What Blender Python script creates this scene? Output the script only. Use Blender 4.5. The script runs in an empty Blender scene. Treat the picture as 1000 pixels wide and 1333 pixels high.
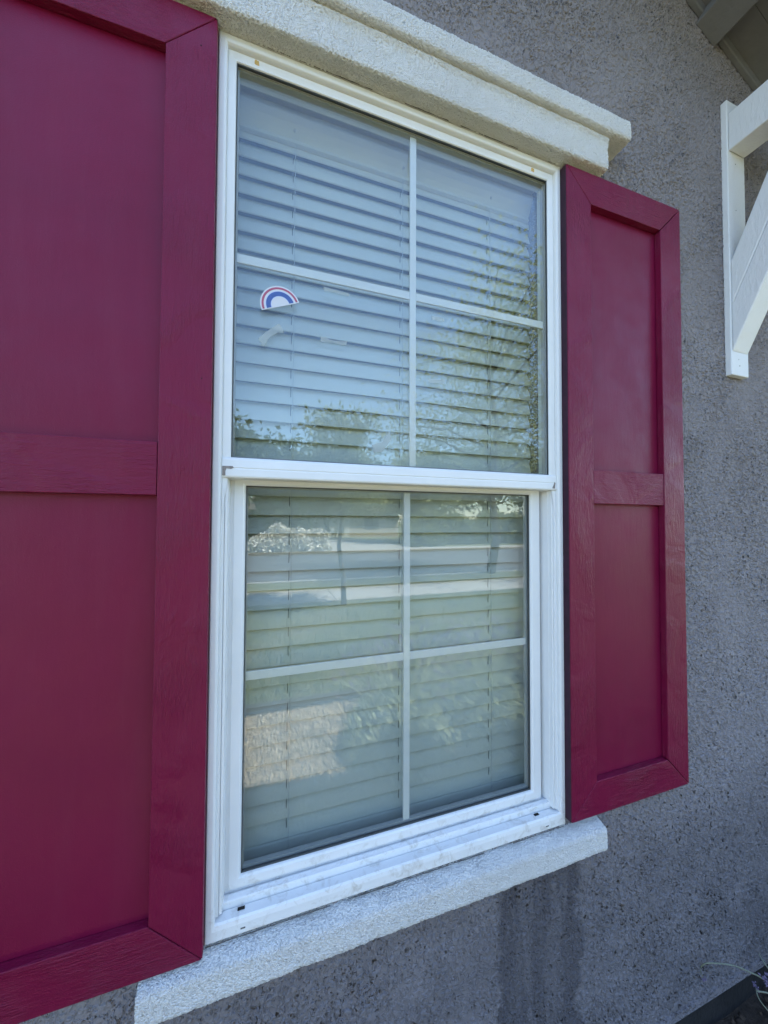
import bpy, bmesh, math, random
import numpy as np
from mathutils import Vector, Matrix, noise

random.seed(7)
rng = np.random.default_rng(7)
SC = bpy.context.scene
COL = SC.collection
ZC = 1.70            # camera height above the soil
DW = 0.81            # camera distance from the wall face


def W(x, p, z):
    """x along the wall, p metres out of the wall face, z relative to the lens height"""
    return Vector((x, -p, z + ZC))


# ------------------------------------------------------------------ camera
yaw, pitch, roll = math.radians(18.58), math.radians(1.42), math.radians(0.24)
fwd = Vector((math.sin(yaw) * math.cos(pitch), math.cos(yaw) * math.cos(pitch), math.sin(pitch)))
right0 = Vector((math.cos(yaw), -math.sin(yaw), 0))
up0 = right0.cross(fwd)
right = right0 * math.cos(roll) + up0 * math.sin(roll)
up = up0 * math.cos(roll) - right0 * math.sin(roll)
cam = bpy.data.cameras.new('camera')
cam.sensor_fit = 'VERTICAL'
cam.sensor_height = 36
cam.lens = 36 * 465.0 / 1333
cam.clip_start = 0.02
cam.clip_end = 3000
camo = bpy.data.objects.new('camera', cam)
M = Matrix.Identity(4)
for i in range(3):
    M[i][0] = right[i]; M[i][1] = up[i]; M[i][2] = -fwd[i]
M[0][3], M[1][3], M[2][3] = 0, -DW, ZC
camo.matrix_world = M
COL.objects.link(camo)
SC.camera = camo

# ------------------------------------------------------------------ light
SUN_EL, SUN_AZ = math.radians(60), math.radians(62)
world = bpy.data.worlds.new('World')
SC.world = world
world.use_nodes = True
wn = world.node_tree
bg = wn.nodes['Background']
sky = wn.nodes.new('ShaderNodeTexSky')
sky.sky_type = 'NISHITA'
sky.sun_disc = False
sky.sun_elevation = SUN_EL
sky.sun_rotation = SUN_AZ
sky.air_density = 1.0
sky.dust_density = 0.6
sky.ozone_density = 3.0
bg.inputs['Strength'].default_value = 0.10
wn.links.new(sky.outputs[0], bg.inputs[0])
sun = bpy.data.lights.new('sun', 'SUN')
sun.energy = 3.6
sun.angle = math.radians(0.53)
sun.color = (1, 0.95, 0.88)
suno = bpy.data.objects.new('sun', sun)
sd = Vector((math.cos(SUN_EL) * math.sin(SUN_AZ), math.cos(SUN_EL) * math.cos(SUN_AZ), math.sin(SUN_EL)))
suno.rotation_euler = sd.to_track_quat('Z', 'Y').to_euler()
suno.location = (6, 4, 12)
COL.objects.link(suno)
SC.view_settings.view_transform = 'Standard'
SC.view_settings.look = 'None'
SC.view_settings.exposure = 2.75
SC.view_settings.gamma = 1
SC.view_settings.use_curve_mapping = False
SC.cycles.max_bounces = 10
SC.cycles.transparent_max_bounces = 16
SC.cycles.diffuse_bounces = 4
SC.cycles.caustics_reflective = False
SC.cycles.caustics_refractive = False


# ------------------------------------------------------------------ node helpers
class NT:
    def __init__(s, name):
        s.m = bpy.data.materials.new(name)
        s.m.use_nodes = True
        s.t = s.m.node_tree
        s.b = s.t.nodes['Principled BSDF']
        s.co = s.t.nodes.new('ShaderNodeTexCoord').outputs['Object']

    def n(s, typ, **kw):
        nd = s.t.nodes.new('ShaderNode' + typ)
        for k, v in kw.items():
            if k in nd.inputs.keys():
                if hasattr(v, 'links') or isinstance(v, bpy.types.NodeSocket):
                    s.t.links.new(v, nd.inputs[k])
                else:
                    nd.inputs[k].default_value = v
            else:
                setattr(nd, k, v)
        return nd

    def link(s, a, b):
        s.t.links.new(a, b)

    def mapping(s, scale=(1, 1, 1), loc=(0, 0, 0), rot=(0, 0, 0)):
        nd = s.t.nodes.new('ShaderNodeMapping')
        nd.inputs['Scale'].default_value = scale
        nd.inputs['Location'].default_value = loc
        nd.inputs['Rotation'].default_value = rot
        s.link(s.co, nd.inputs['Vector'])
        return nd.outputs[0]

    def noise(s, scale, detail=3, rough=.55, dist=0., vec=None):
        return s.n('TexNoise', Vector=vec or s.co, Scale=scale, Detail=detail, Roughness=rough, Distortion=dist).outputs['Fac']

    def ramp(s, fac, stops, interp='LINEAR'):
        nd = s.t.nodes.new('ShaderNodeValToRGB')
        nd.color_ramp.interpolation = interp
        e = nd.color_ramp.elements
        while len(e) < len(stops):
            e.new(.5)
        for i, (pos, c) in enumerate(stops):
            e[i].position = pos
            e[i].color = (c, c, c, 1) if isinstance(c, (int, float)) else (*c, 1)
        s.link(fac, nd.inputs[0])
        return nd.outputs[0]

    def math(s, op, a, b=None, clamp=False):
        nd = s.t.nodes.new('ShaderNodeMath')
        nd.operation = op
        nd.use_clamp = clamp
        for i, v in enumerate((a, b)):
            if v is None:
                continue
            if isinstance(v, (int, float)):
                nd.inputs[i].default_value = v
            else:
                s.link(v, nd.inputs[i])
        return nd.outputs[0]

    def mix(s, fac, a, b, mode='MIX'):
        nd = s.t.nodes.new('ShaderNodeMix')
        nd.data_type = 'RGBA'
        nd.blend_type = mode
        for sock, v in ((nd.inputs[0], fac), (nd.inputs[6], a), (nd.inputs[7], b)):
            if isinstance(v, (int, float)):
                sock.default_value = v
            elif isinstance(v, tuple):
                sock.default_value = (*v, 1)
            else:
                s.link(v, sock)
        return nd.outputs[2]

    def xyz(s, vec=None):
        nd = s.t.nodes.new('ShaderNodeSeparateXYZ')
        s.link(vec or s.co, nd.inputs[0])
        return nd.outputs

    def bump(s, h, dist, strength=1., normal=None):
        nd = s.t.nodes.new('ShaderNodeBump')
        nd.inputs['Distance'].default_value = dist
        nd.inputs['Strength'].default_value = strength
        s.link(h, nd.inputs['Height'])
        if normal:
            s.link(normal, nd.inputs['Normal'])
        return nd.outputs[0]

    def displace(s, h, scale, mid):
        nd = s.n('Displacement', Midlevel=mid, Scale=scale)
        s.link(h, nd.inputs['Height'])
        s.link(nd.outputs[0], s.t.nodes['Material Output'].inputs['Displacement'])
        s.m.displacement_method = 'BOTH'

    def done(s, col=None, rough=None, normal=None, spec=None):
        for k, v in (('Base Color', col), ('Roughness', rough), ('Normal', normal), ('Specular IOR Level', spec)):
            if v is None:
                continue
            if isinstance(v, tuple):
                s.b.inputs[k].default_value = (*v, 1)
            elif isinstance(v, (int, float)):
                s.b.inputs[k].default_value = v
            else:
                s.link(v, s.b.inputs[k])
        return s.m

    def box_mask(s, axis, lo, hi, soft):
        """1 inside lo..hi on an axis (object metres), soft edges"""
        v = s.xyz()[axis] if isinstance(axis, int) else axis
        a = s.n('MapRange', **{'Value': v, 'From Min': lo - soft, 'From Max': lo + soft}).outputs[0]
        b = s.n('MapRange', **{'Value': v, 'From Min': hi + soft, 'From Max': hi - soft}).outputs[0]
        return s.math('MULTIPLY', a, b)


def simple(name, col, rough=.6, var=.15, scale=8, bump=0., bscale=60):
    t = NT(name)
    n = t.noise(scale, 4)
    f = t.ramp(n, [(.3, 1 - var), (.7, 1 + var)])
    c = t.mix(1, col, f, 'MULTIPLY')
    nm = t.bump(t.noise(bscale, 4), bump) if bump else None
    return t.done(c, rough, nm)


# ------------------------------------------------------------------ materials
def mat_stucco_wall():
    t = NT('grey_stucco')
    xyz = t.xyz()
    worms = t.noise(84, 1.5, .4, 1.2)
    worms = t.ramp(worms, [(.43, 0), (.50, .35), (.58, .9), (.66, 1)], 'EASE')
    fine = t.noise(240, 3, .6)
    patch = t.ramp(t.noise(3.2, 3, .6, .4), [(.34, .55), (.58, 1)])
    h = t.math('ADD', t.math('MULTIPLY', worms, patch), t.math('MULTIPLY', t.noise(140, 1), .26))
    h = t.math('ADD', h, t.math('MULTIPLY', t.noise(22, 2), .5))
    t.displace(h, .0062, .5)
    nm = t.bump(fine, .0012, 1)
    base = t.mix(t.ramp(t.noise(2.3, 4, .6), [(.35, 0), (.65, 1)]), (.240, .220, .228), (.276, .254, .263))
    base = t.mix(t.ramp(t.noise(38, 3), [(.35, .0), (.7, .35)]), base, (.305, .282, .29))
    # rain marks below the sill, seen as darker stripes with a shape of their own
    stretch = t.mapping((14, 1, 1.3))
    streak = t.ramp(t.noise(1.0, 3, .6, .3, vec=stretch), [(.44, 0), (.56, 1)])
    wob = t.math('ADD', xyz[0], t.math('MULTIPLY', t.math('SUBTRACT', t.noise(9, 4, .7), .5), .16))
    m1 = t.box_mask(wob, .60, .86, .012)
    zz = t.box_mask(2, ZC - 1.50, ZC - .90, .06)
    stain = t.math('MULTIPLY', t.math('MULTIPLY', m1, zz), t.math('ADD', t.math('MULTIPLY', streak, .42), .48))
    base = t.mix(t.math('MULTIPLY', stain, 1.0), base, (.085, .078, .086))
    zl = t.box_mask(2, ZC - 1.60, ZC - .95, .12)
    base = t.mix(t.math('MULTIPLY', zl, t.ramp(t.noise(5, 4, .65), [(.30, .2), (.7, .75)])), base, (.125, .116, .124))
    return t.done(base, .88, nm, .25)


def mat_stucco_trim():
    t = NT('white_stucco_trim')
    a = t.ramp(t.noise(270, 2, .6, .3), [(.36, 0), (.46, .6), (.66, 1)])
    b = t.noise(380, 3, .65)
    t.displace(a, .0024, .5)
    nm = t.bump(b, .0018, 1)
    pits = t.ramp(t.noise(270, 2, .6, .3), [(.32, 1), (.41, 0)])
    c = t.mix(t.ramp(t.noise(6, 4), [(.35, 0), (.7, 1)]), (.70, .695, .675), (.75, .745, .725))
    c = t.mix(t.math('MULTIPLY', pits, .25), c, (.50, .46, .40))
    # grime drawn out along the sill end and top
    g = t.math('MULTIPLY', t.box_mask(2, ZC - .872, ZC - .83, .008), t.ramp(t.noise(26, 4, .7), [(.45, 0), (.70, .3)]))
    c = t.mix(g, c, (.36, .35, .36))
    return t.done(c, .8, nm, .3)


def mat_vinyl(dirty=True):
    t = NT('white_vinyl')
    c = t.mix(t.ramp(t.noise(9, 4), [(.35, 0), (.7, 1)]), (.78, .785, .78), (.82, .825, .82))
    if dirty:
        d = t.math('MULTIPLY', t.box_mask(2, ZC - .86, ZC - .765, .018), t.ramp(t.noise(34, 5, .7, .6), [(.52, 0), (.74, .62)]))
        c = t.mix(d, c, (.40, .34, .26))
        sp = t.ramp(t.noise(130, 4, .8), [(.70, 0), (.76, .35)])
        c = t.mix(sp, c, (.42, .38, .32))
    return t.done(c, .34, t.bump(t.noise(30, 2), .0006), .45)


def mat_paint(name, axis, rough_sawn):
    """burgundy satin paint; axis = grain direction (0 x, 2 z)"""
    t = NT(name)
    sc = (20, 130, 130) if axis == 0 else (130, 130, 20)
    vec = t.mapping(sc)
    grain = t.noise(1.0, 4, .6, .7, vec=vec)
    g2 = t.noise(4.2, 3, .6, .4, vec=vec)
    peel = t.noise(420, 2)
    knots = t.ramp(t.noise(7, 3, .5, .8), [(.42, .2), (.66, 1)])
    if rough_sawn:
        h = t.math('ADD', t.math('MULTIPLY', t.math('ADD', grain, t.math('MULTIPLY', g2, .45)), knots), t.math('MULTIPLY', peel, .12))
        nm = t.bump(h, .0042, 1)
    else:
        h = t.math('ADD', t.math('MULTIPLY', t.noise(1, 3, vec=vec), .25), t.math('MULTIPLY', peel, .22))
        nm = t.bump(h, .0011, 1)
    c = t.mix(t.ramp(t.noise(3, 4), [(.3, 0), (.7, 1)]), (.152, .0032, .033), (.178, .0046, .040))
    dust = t.ramp(t.noise(1.0, 5, .65, .5, vec=t.mapping((16, 16, 2.2))), [(.48, 0), (.75, .07)])
    c = t.mix(dust, c, (.24, .075, .11))
    scuff = t.ramp(t.noise(75, 4, .8), [(.735, 0), (.765, .45)])
    c = t.mix(scuff, c, (.30, .13, .16))
    r = t.ramp(t.noise(14, 4), [(.3, .34), (.7, .50)])
    return t.done(c, r, nm, .27)


def mat_glass():
    t = NT('window_glass')
    t.t.nodes.remove(t.b)
    out = t.t.nodes['Material Output']
    geo = t.n('NewGeometry')
    wav = t.bump(t.noise(2.6, 1), .00035)
    vm = t.n('VectorMath', operation='DOT_PRODUCT')
    t.link(geo.outputs['Normal'], vm.inputs[0]); t.link(geo.outputs['Incoming'], vm.inputs[1])
    c = t.math('ABSOLUTE', vm.outputs['Value'])
    s = t.math('POWER', t.math('SUBTRACT', 1., c), 5.)
    f0 = .043
    f = t.math('ADD', t.math('MULTIPLY', s, 1 - f0), f0, clamp=True)
    tr = t.n('BsdfTransparent'); tr.inputs[0].default_value = (.938, .955, .947, 1)
    gl = t.n('BsdfGlossy'); gl.inputs['Roughness'].default_value = 0.0; gl.inputs[0].default_value = (.97, 1, .99, 1)
    t.link(wav, gl.inputs['Normal'])
    mx = t.n('MixShader')
    t.link(f, mx.inputs[0]); t.link(tr.outputs[0], mx.inputs[1]); t.link(gl.outputs[0], mx.inputs[2])
    t.link(mx.outputs[0], out.inputs[0])
    return t.m


def mat_leaf(name, c1, c2, trans=.35):
    t = NT(name)
    oi = t.n('ObjectInfo')
    n = t.noise(1.7, 2)
    n2 = t.noise(23, 1)
    c = t.mix(t.ramp(t.math('ADD', t.math('MULTIPLY', n, .5), t.math('MULTIPLY', n2, .5)), [(.35, 0), (.65, 1)]), c1, c2)
    out = t.t.nodes['Material Output']
    t.done(c, .55, None, .3)
    tl = t.n('BsdfTranslucent')
    t.link(t.mix(1, c, (1.1, 1.1, .8), 'MULTIPLY'), tl.inputs[0])
    mx = t.n('MixShader'); mx.inputs[0].default_value = trans
    t.link(t.b.outputs[0], mx.inputs[1]); t.link(tl.outputs[0], mx.inputs[2]); t.link(mx.outputs[0], out.inputs[0])
    return t.m


MT = dict(
    wall=mat_stucco_wall(), trim=mat_stucco_trim(), vinyl=mat_vinyl(), vinyl_in=simple('white_interior_vinyl', (.74, .74, .72), .4, .03),
    grain_v=mat_paint('burgundy_rough_sawn_upright', 2, True), grain_h=mat_paint('burgundy_rough_sawn_level', 0, True),
    panel=mat_paint('burgundy_smooth_panel', 2, False), glass=mat_glass(),
    gasket=simple('dark_glazing_gasket', (.05, .055, .055), .6, .2),
    edge=simple('dark_burgundy_edge', (.035, .008, .022), .8, .3, 40),
    spacer=simple('grey_glazing_spacer', (.42, .43, .43), .5, .1),
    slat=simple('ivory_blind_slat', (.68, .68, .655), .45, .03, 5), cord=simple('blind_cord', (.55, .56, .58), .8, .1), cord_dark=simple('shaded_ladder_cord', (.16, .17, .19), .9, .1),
    drywall=simple('painted_drywall', (.62, .62, .58), .8, .05), room=simple('dim_room_paint', (.22, .21, .19), .9, .1),
    muntin=simple('white_grille_bar', (.70, .715, .715), .4, .02),
    eave=simple('taupe_eave_paint', (.160, .156, .158), .75, .12, 6, .002, 40),
    whitewood=None, concrete=simple('grey_concrete', (.30, .285, .26), .85, .12, 5, .003, 50),
    foundation=simple('foundation_concrete', (.028, .026, .026), .9, .25, 9, .006, 40),
    soil=None, roof=simple('brown_roof_shingle', (.10, .085, .075), .9, .3, 12, .01, 20),
    bark=simple('tree_bark', (.11, .085, .065), .9, .3, 14, .02, 25),
    caulk=simple('dirty_caulk', (.10, .095, .09), .9, .4, 60), slot=simple('dark_slot', (.006, .006, .006), .9),
    tape_y=simple('yellowed_tape', (.62, .40, .12), .6, .2, 120),
    st_white=simple('sticker_white', (.66, .66, .69), .4, .02), st_red=simple('sticker_red', (.42, .09, .15), .4, .08, 200),
    st_blue=simple('sticker_blue', (.055, .11, .34), .4, .15, 150), st_lblue=simple('sticker_pale_blue', (.52, .60, .82), .4, .05, 150),
)


def mat_whitewood():
    t = NT('white_painted_timber')
    g = t.noise(1, 4, .6, .8, vec=t.mapping((40, 95, 26)))
    c = t.mix(t.ramp(t.noise(11, 5, .7), [(.56, 0), (.78, .3)]), (.78, .785, .79), (.55, .52, .47))
    return t.done(c, .55, t.bump(g, .0020), .4)


def mat_soil():
    t = NT('bark_mulch_soil')
    n = t.noise(40, 5, .7)
    c = t.mix(t.ramp(n, [(.35, 0), (.7, 1)]), (.030, .022, .016), (.085, .062, .045))
    return t.done(c, .95, t.bump(n, .02))


def mat_gravel_bed():
    t = NT('tan_gravel')
    n = t.noise(60, 4, .7)
    c = t.mix(t.ramp(n, [(.35, 0), (.65, 1)]), (.20, .145, .095), (.40, .31, .21))
    return t.done(c, .9, t.bump(n, .012))


def mat_lawn():
    t = NT('lawn_green')
    n = t.noise(30, 5, .7)
    p = t.noise(.8, 4, .6)
    c = t.mix(t.ramp(n, [(.3, 0), (.7, 1)]), (.055, .070, .022), (.14, .15, .055))
    c = t.mix(t.ramp(p, [(.45, 0), (.7, .6)]), c, (.21, .175, .10))
    return t.done(c, .9, t.bump(n, .03))


MT['whitewood'] = mat_whitewood()
MT['soil'] = mat_soil()
MT['gravel'] = mat_gravel_bed()
MT['lawn'] = mat_lawn()
MT['asphalt'] = simple('worn_asphalt', (.075, .075, .078), .9, .2, 3, .004, 60)
MT['tree_leaf'] = mat_leaf('tree_leaf', (.13, .16, .06), (.24, .26, .11))
MT['pale_leaf'] = mat_leaf('pale_leaf', (.24, .27, .13), (.38, .40, .22))
MT['dark_leaf'] = mat_leaf('dark_leaf', (.06, .085, .035), (.12, .15, .06))
MT['lav_leaf'] = mat_leaf('lavender_leaf', (.22, .26, .14), (.38, .41, .26), .2)
MT['lav_stem'] = simple('lavender_stem', (.40, .44, .31), .7, .2, 30)
MT['sprig_stem'] = simple('dry_lavender_stem', (.17, .19, .14), .8, .2, 30)
MT['chipped'] = simple('chipped_vinyl_grime', (.27, .24, .22), .9, .4, 90)
MT['lav_bloom'] = simple('lavender_bloom', (.17, .14, .24), .8, .35, 120)
MT['white_bloom'] = mat_leaf('white_blossom', (.55, .52, .47), (.78, .74, .68), .2)
MT['blade'] = mat_leaf('grass_blade', (.06, .10, .025), (.16, .21, .07), .3)
MT['house_far'] = simple('cream_house_paint', (.55, .50, .43), .85, .08)
MT['stone'] = simple('tan_pebble', (.37, .31, .23), .85, .4, 14)
MT['chip'] = simple('bark_chip', (.075, .052, .036), .95, .5, 30)
MT['tape_clear'] = None


def mat_tape():
    t = NT('clear_tape_residue')
    out = t.t.nodes['Material Output']
    t.done((.52, .58, .58), .5, None, .4)
    tr = t.n('BsdfTransparent')
    mx = t.n('MixShader'); mx.inputs[0].default_value = .38
    t.link(tr.outputs[0], mx.inputs[1]); t.link(t.b.outputs[0], mx.inputs[2]); t.link(mx.outputs[0], out.inputs[0])
    return t.m


MT['tape_clear'] = mat_tape()


# ------------------------------------------------------------------ object helpers
def mesh_obj(name, verts, faces, mat, parent=None, smooth=False):
    me = bpy.data.meshes.new(name)
    me.from_pydata([tuple(v) for v in verts], [], faces)
    me.validate(); me.update()
    if mat is not None:
        me.materials.append(MT[mat] if isinstance(mat, str) else mat)
    if smooth:
        me.polygons.foreach_set('use_smooth', [True] * len(me.polygons))
    o = bpy.data.objects.new(name, me)
    COL.objects.link(o)
    if parent is not None:
        o.parent = parent
    return o


def bm_obj(name, bm, mat, parent=None, smooth=False, recalc=True):
    if recalc:
        bmesh.ops.recalc_face_normals(bm, faces=bm.faces[:])
    me = bpy.data.meshes.new(name)
    bm.to_mesh(me); bm.free()
    me.materials.append(MT[mat] if isinstance(mat, str) else mat)
    if smooth:
        me.polygons.foreach_set('use_smooth', [True] * len(me.polygons))
    o = bpy.data.objects.new(name, me)
    COL.objects.link(o)
    if parent is not None:
        o.parent = parent
    return o


def thing(name, label, cat, group=None):
    o = bpy.data.objects.new(name, None)
    o.empty_display_size = .05
    COL.objects.link(o)
    return tag(o, label, cat, group, 'thing')


def tag(o, label=None, cat=None, group=None, kind=None):
    if label: o['label'] = label
    if cat: o['category'] = cat
    if group: o['group'] = group
    if kind: o['kind'] = kind
    return o


def prism_bm(bm, poly, p0, p1):
    """poly: list of (x,z) wall coords; extruded from p0 to p1"""
    a = [bm.verts.new(W(x, p0, z)) for x, z in poly]
    b = [bm.verts.new(W(x, p1, z)) for x, z in poly]
    n = len(poly)
    bm.faces.new(a); bm.faces.new(b[::-1])
    for i in range(n):
        bm.faces.new((a[i], a[(i + 1) % n], b[(i + 1) % n], b[i]))
    return bm


def bevel(bm, w, seg=2):
    bmesh.ops.recalc_face_normals(bm, faces=bm.faces[:])
    bmesh.ops.bevel(bm, geom=bm.edges[:], offset=w, segments=seg, profile=.5, affect='EDGES', clamp_overlap=True)


def prism(name, poly, p0, p1, mat, parent=None, bev=0., seg=2, smooth=False):
    bm = prism_bm(bmesh.new(), poly, p0, p1)
    if bev:
        bevel(bm, bev, seg)
    return bm_obj(name, bm, mat, parent, smooth)


def rect(x0, x1, z0, z1):
    return [(x0, z0), (x1, z0), (x1, z1), (x0, z1)]


def box(name, x0, x1, z0, z1, p0, p1, mat, parent=None, bev=0., seg=2):
    return prism(name, rect(x0, x1, z0, z1), p0, p1, mat, parent, bev, seg)


def frame_sides(names, prof, x0, x1, z0, z1, mat, parent, scale=(1, 1, 1, 1), sides='LRTB'):
    """sweep the profile [(d inward, p)] round a rectangle; one mitred mesh for each side"""
    res = []
    sl, sr, st, sb = scale
    def corner(cx, cz, d, p):
        x = x0 + d * sl if cx == 0 else x1 - d * sr
        z = z0 + d * sb if cz == 0 else z1 - d * st
        return W(x, p, z)
    ends = {'L': ((0, 0), (0, 1)), 'R': ((1, 1), (1, 0)), 'T': ((0, 1), (1, 1)), 'B': ((1, 0), (0, 0))}
    for s in sides:
        a, b = ends[s]
        n = len(prof)
        vs = [corner(*a, d, p) for d, p in prof] + [corner(*b, d, p) for d, p in prof]
        fs = [(i, i + 1, n + i + 1, n + i) for i in range(n - 1)]
        fs.append((n - 1, 0, n, 2 * n - 1))
        o = mesh_obj(names[s], vs, fs, mat, parent)
        bm = bmesh.new(); bm.from_mesh(o.data)
        bmesh.ops.recalc_face_normals(bm, faces=bm.faces[:])
        bm.to_mesh(o.data); bm.free()
        res.append(o)
    return res


def join(name, objs):
    bm = bmesh.new()
    for o in objs:
        bm.from_mesh(o.data)
    mat, par = objs[0].data.materials[0], objs[0].parent
    for o in objs:
        me = o.data; bpy.data.objects.remove(o); bpy.data.meshes.remove(me)
    return bm_obj(name, bm, mat, par, recalc=False)


def tube_data(pts, rad, seg=5):
    """verts, faces of a tapering tube"""
    vs, fs = [], []
    n = len(pts)
    for i, q in enumerate(pts):
        q = Vector(q)
        t = (Vector(pts[min(i + 1, n - 1)]) - Vector(pts[max(i - 1, 0)])).normalized()
        a = t.orthogonal().normalized() if i == 0 else (a - t * a.dot(t)).normalized()
        b = t.cross(a)
        r = rad[i] if hasattr(rad, '__len__') else rad
        for k in range(seg):
            th = 2 * math.pi * k / seg
            vs.append(q + (a * math.cos(th) + b * math.sin(th)) * r)
    for i in range(n - 1):
        for k in range(seg):
            fs.append((i * seg + k, i * seg + (k + 1) % seg, (i + 1) * seg + (k + 1) % seg, (i + 1) * seg + k))
    fs.append(tuple(range(seg))[::-1]); fs.append(tuple((n - 1) * seg + k for k in range(seg)))
    return vs, fs


class Bag:
    def __init__(s): s.v, s.f = [], []
    def add(s, vf):
        o = len(s.v); s.v += list(vf[0]); s.f += [tuple(i + o for i in f) for f in vf[1]]
        return s
    def obj(s, name, mat, parent=None, smooth=False): return mesh_obj(name, s.v, s.f, mat, parent, smooth)


# ================================================================== SETTING
def sheet(name, x0, x1, y0, y1, z, mat, parent=None, kind='structure'):
    o = mesh_obj(name, [(x0, y0, z), (x1, y0, z), (x1, y1, z), (x0, y1, z)], [(0, 1, 2, 3)], mat, parent)
    return tag(o, kind=kind)


def ygrid(name, xs, ys, zf, mat, kind='structure'):
    vs = [(x, y, zf(x, y)) for y in ys for x in xs]
    nx = len(xs)
    fs = [(j * nx + i, j * nx + i + 1, (j + 1) * nx + i + 1, (j + 1) * nx + i) for j in range(len(ys) - 1) for i in range(nx - 1)]
    return tag(mesh_obj(name, vs, fs, mat, None, True), kind=kind)


sheet('ground', -600, 600, -900, 300, -.03, 'lawn')
ygrid('soil_bed', np.linspace(-2.5, 8, 150), np.linspace(-1.42, .05, 40),
      lambda x, y: .02 * noise.noise((x * 3, y * 3, 0)) + .012 * noise.noise((x * 11, y * 11, 4)), 'soil')
ygrid('soil_bed', np.linspace(.72, 8, 100), np.linspace(-2.46, -1.41, 30), lambda x, y: .006 + .02 * noise.noise((x * 3, y * 3, 0)), 'soil')
sheet('gravel_path', -9, .75, -2.45, -1.34, -.012, 'gravel')
sheet('lawn', -40, 40, -6.6, -2.62, -.008, 'lawn')
def slab(name, x0, x1, y0, y1, z1, mat, bev=.01):
    bm = bmesh.new()
    bmesh.ops.create_cube(bm, size=1)
    for v in bm.verts:
        v.co = Vector((x0 + (x1 - x0) * (v.co.x + .5), y0 + (y1 - y0) * (v.co.y + .5), -.2 + (z1 + .2) * (v.co.z + .5)))
    bevel(bm, bev)
    return tag(bm_obj(name, bm, mat), kind='structure')
slab('edging_strip', -9, 8, -2.61, -2.455, .02, 'foundation')
for i in range(20):
    slab('pavement', -15 + i * 1.5 + .006, -15 + (i + 1) * 1.5 - .006, -8.0, -6.62, .015, 'concrete')
slab('kerb', -60, 60, -9.55, -9.4, .0, 'concrete')
sheet('road', -200, 200, -17.5, -9.56, -.14 + .12, 'asphalt')
slab('kerb', -60, 60, -17.68, -17.52, .1, 'concrete')
slab('pavement', -60, 60, -20.2, -18.6, .03, 'concrete')
slab('driveway', 3.6, 9.0, -30, -20.22, .03, 'concrete')

# ------------------------------------------------------------------ house
house = thing('house', 'grey stucco gable wall of a house around the white window', 'house')
WX0, WX1, WZ0, WZ1 = -.099, .801, -.845, 1.028      # rough opening
RAKE = lambda x: 1.714 - .48 * (x - 1.527)           # underside line of the lookouts
DECK = .085
PEAKX = -2.6
HX1, HX0 = 3.2, 2 * PEAKX - 3.2
BOT = -1.55
def wall_mesh():
    bm = bmesh.new()
    T = -.16
    def rz(x): return RAKE(x if x >= PEAKX else 2 * PEAKX - x) + DECK + .05
    VX0, VX1, VZ1 = -.8, 2.1, 1.98          # densely meshed part, where the stucco relief shows
    polys = [[(HX0, BOT), (VX0, BOT), (VX0, rz(VX0)), (PEAKX, rz(PEAKX)), (HX0, rz(HX0))],
             [(VX1, BOT), (HX1, BOT), (HX1, rz(HX1)), (VX1, rz(VX1))],
             [(VX0, WZ0), (WX0, WZ0), (WX0, rz(WX0)), (VX0, rz(VX0))],
             [(WX0, VZ1), (WX1, VZ1), (WX1, rz(WX1)), (WX0, rz(WX0))]]
    inner = [rect(VX0, VX1, BOT, WZ0), rect(WX1, VX1, WZ0, rz(VX1)), rect(WX0, WX1, WZ1, VZ1)]
    for k, poly in enumerate(polys + inner):
        vs = [bm.verts.new(W(x, T, z)) for x, z in poly]; bm.faces.new(vs[::-1])
        if k < len(polys):
            bm.faces.new([bm.verts.new(W(x, -.001, z)) for x, z in poly])
    def dense(x0, x1, z0, z1, cell=.0030, top=None):
        nx = int((x1 - x0) / cell); nz = int((z1 - z0) / cell)
        rows = []
        for j in range(nz + 1):
            rows.append([bm.verts.new(W(x0 + (x1 - x0) * i / nx, 0, z0 + ((top(x0 + (x1 - x0) * i / nx) if top else z1) - z0) * j / nz)) for i in range(nx + 1)])
        for j in range(nz):
            a_, b_ = rows[j], rows[j + 1]
            for i in range(nx):
                bm.faces.new((a_[i], a_[i + 1], b_[i + 1], b_[i])).smooth = True
    dense(VX0, WX1, BOT, WZ0)
    dense(WX0, WX1, WZ1, VZ1)
    dense(WX1, VX1, BOT, 1.9, top=rz)
    for a, b in (((WX0, WZ0), (WX1, WZ0)), ((WX1, WZ0), (WX1, WZ1)), ((WX1, WZ1), (WX0, WZ1)), ((WX0, WZ1), (WX0, WZ0)), ((HX0, BOT), (HX1, BOT))):
        bm.faces.new([bm.verts.new(W(*q)) for q in ((a[0], 0, a[1]), (b[0], 0, b[1]), (b[0], T, b[1]), (a[0], T, a[1]))])
    return bm
bm_obj('wall', wall_mesh(), 'wall', house, recalc=False)
# metal drip edge at the foot of the stucco and the slab below
prism('drip_edge', rect(HX0, HX1, BOT - .012, BOT + .006), -.02, .006, 'wall', house, .002)
prism('foundation', rect(HX0, HX1, -2.2, BOT - .012), -.3, -.022, 'foundation', house)
for nm, xa, xb, ya, yb in (('side_wall', HX1 - .15, HX1 - .001, .161, 8), ('side_wall', HX0 + .001, HX0 + .15, .161, 8), ('side_wall', HX0, HX1, 8.001, 8.15)):
    box(nm, xa, xb, BOT, RAKE(HX1) + DECK, -yb, -ya, 'wall', house)
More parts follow.
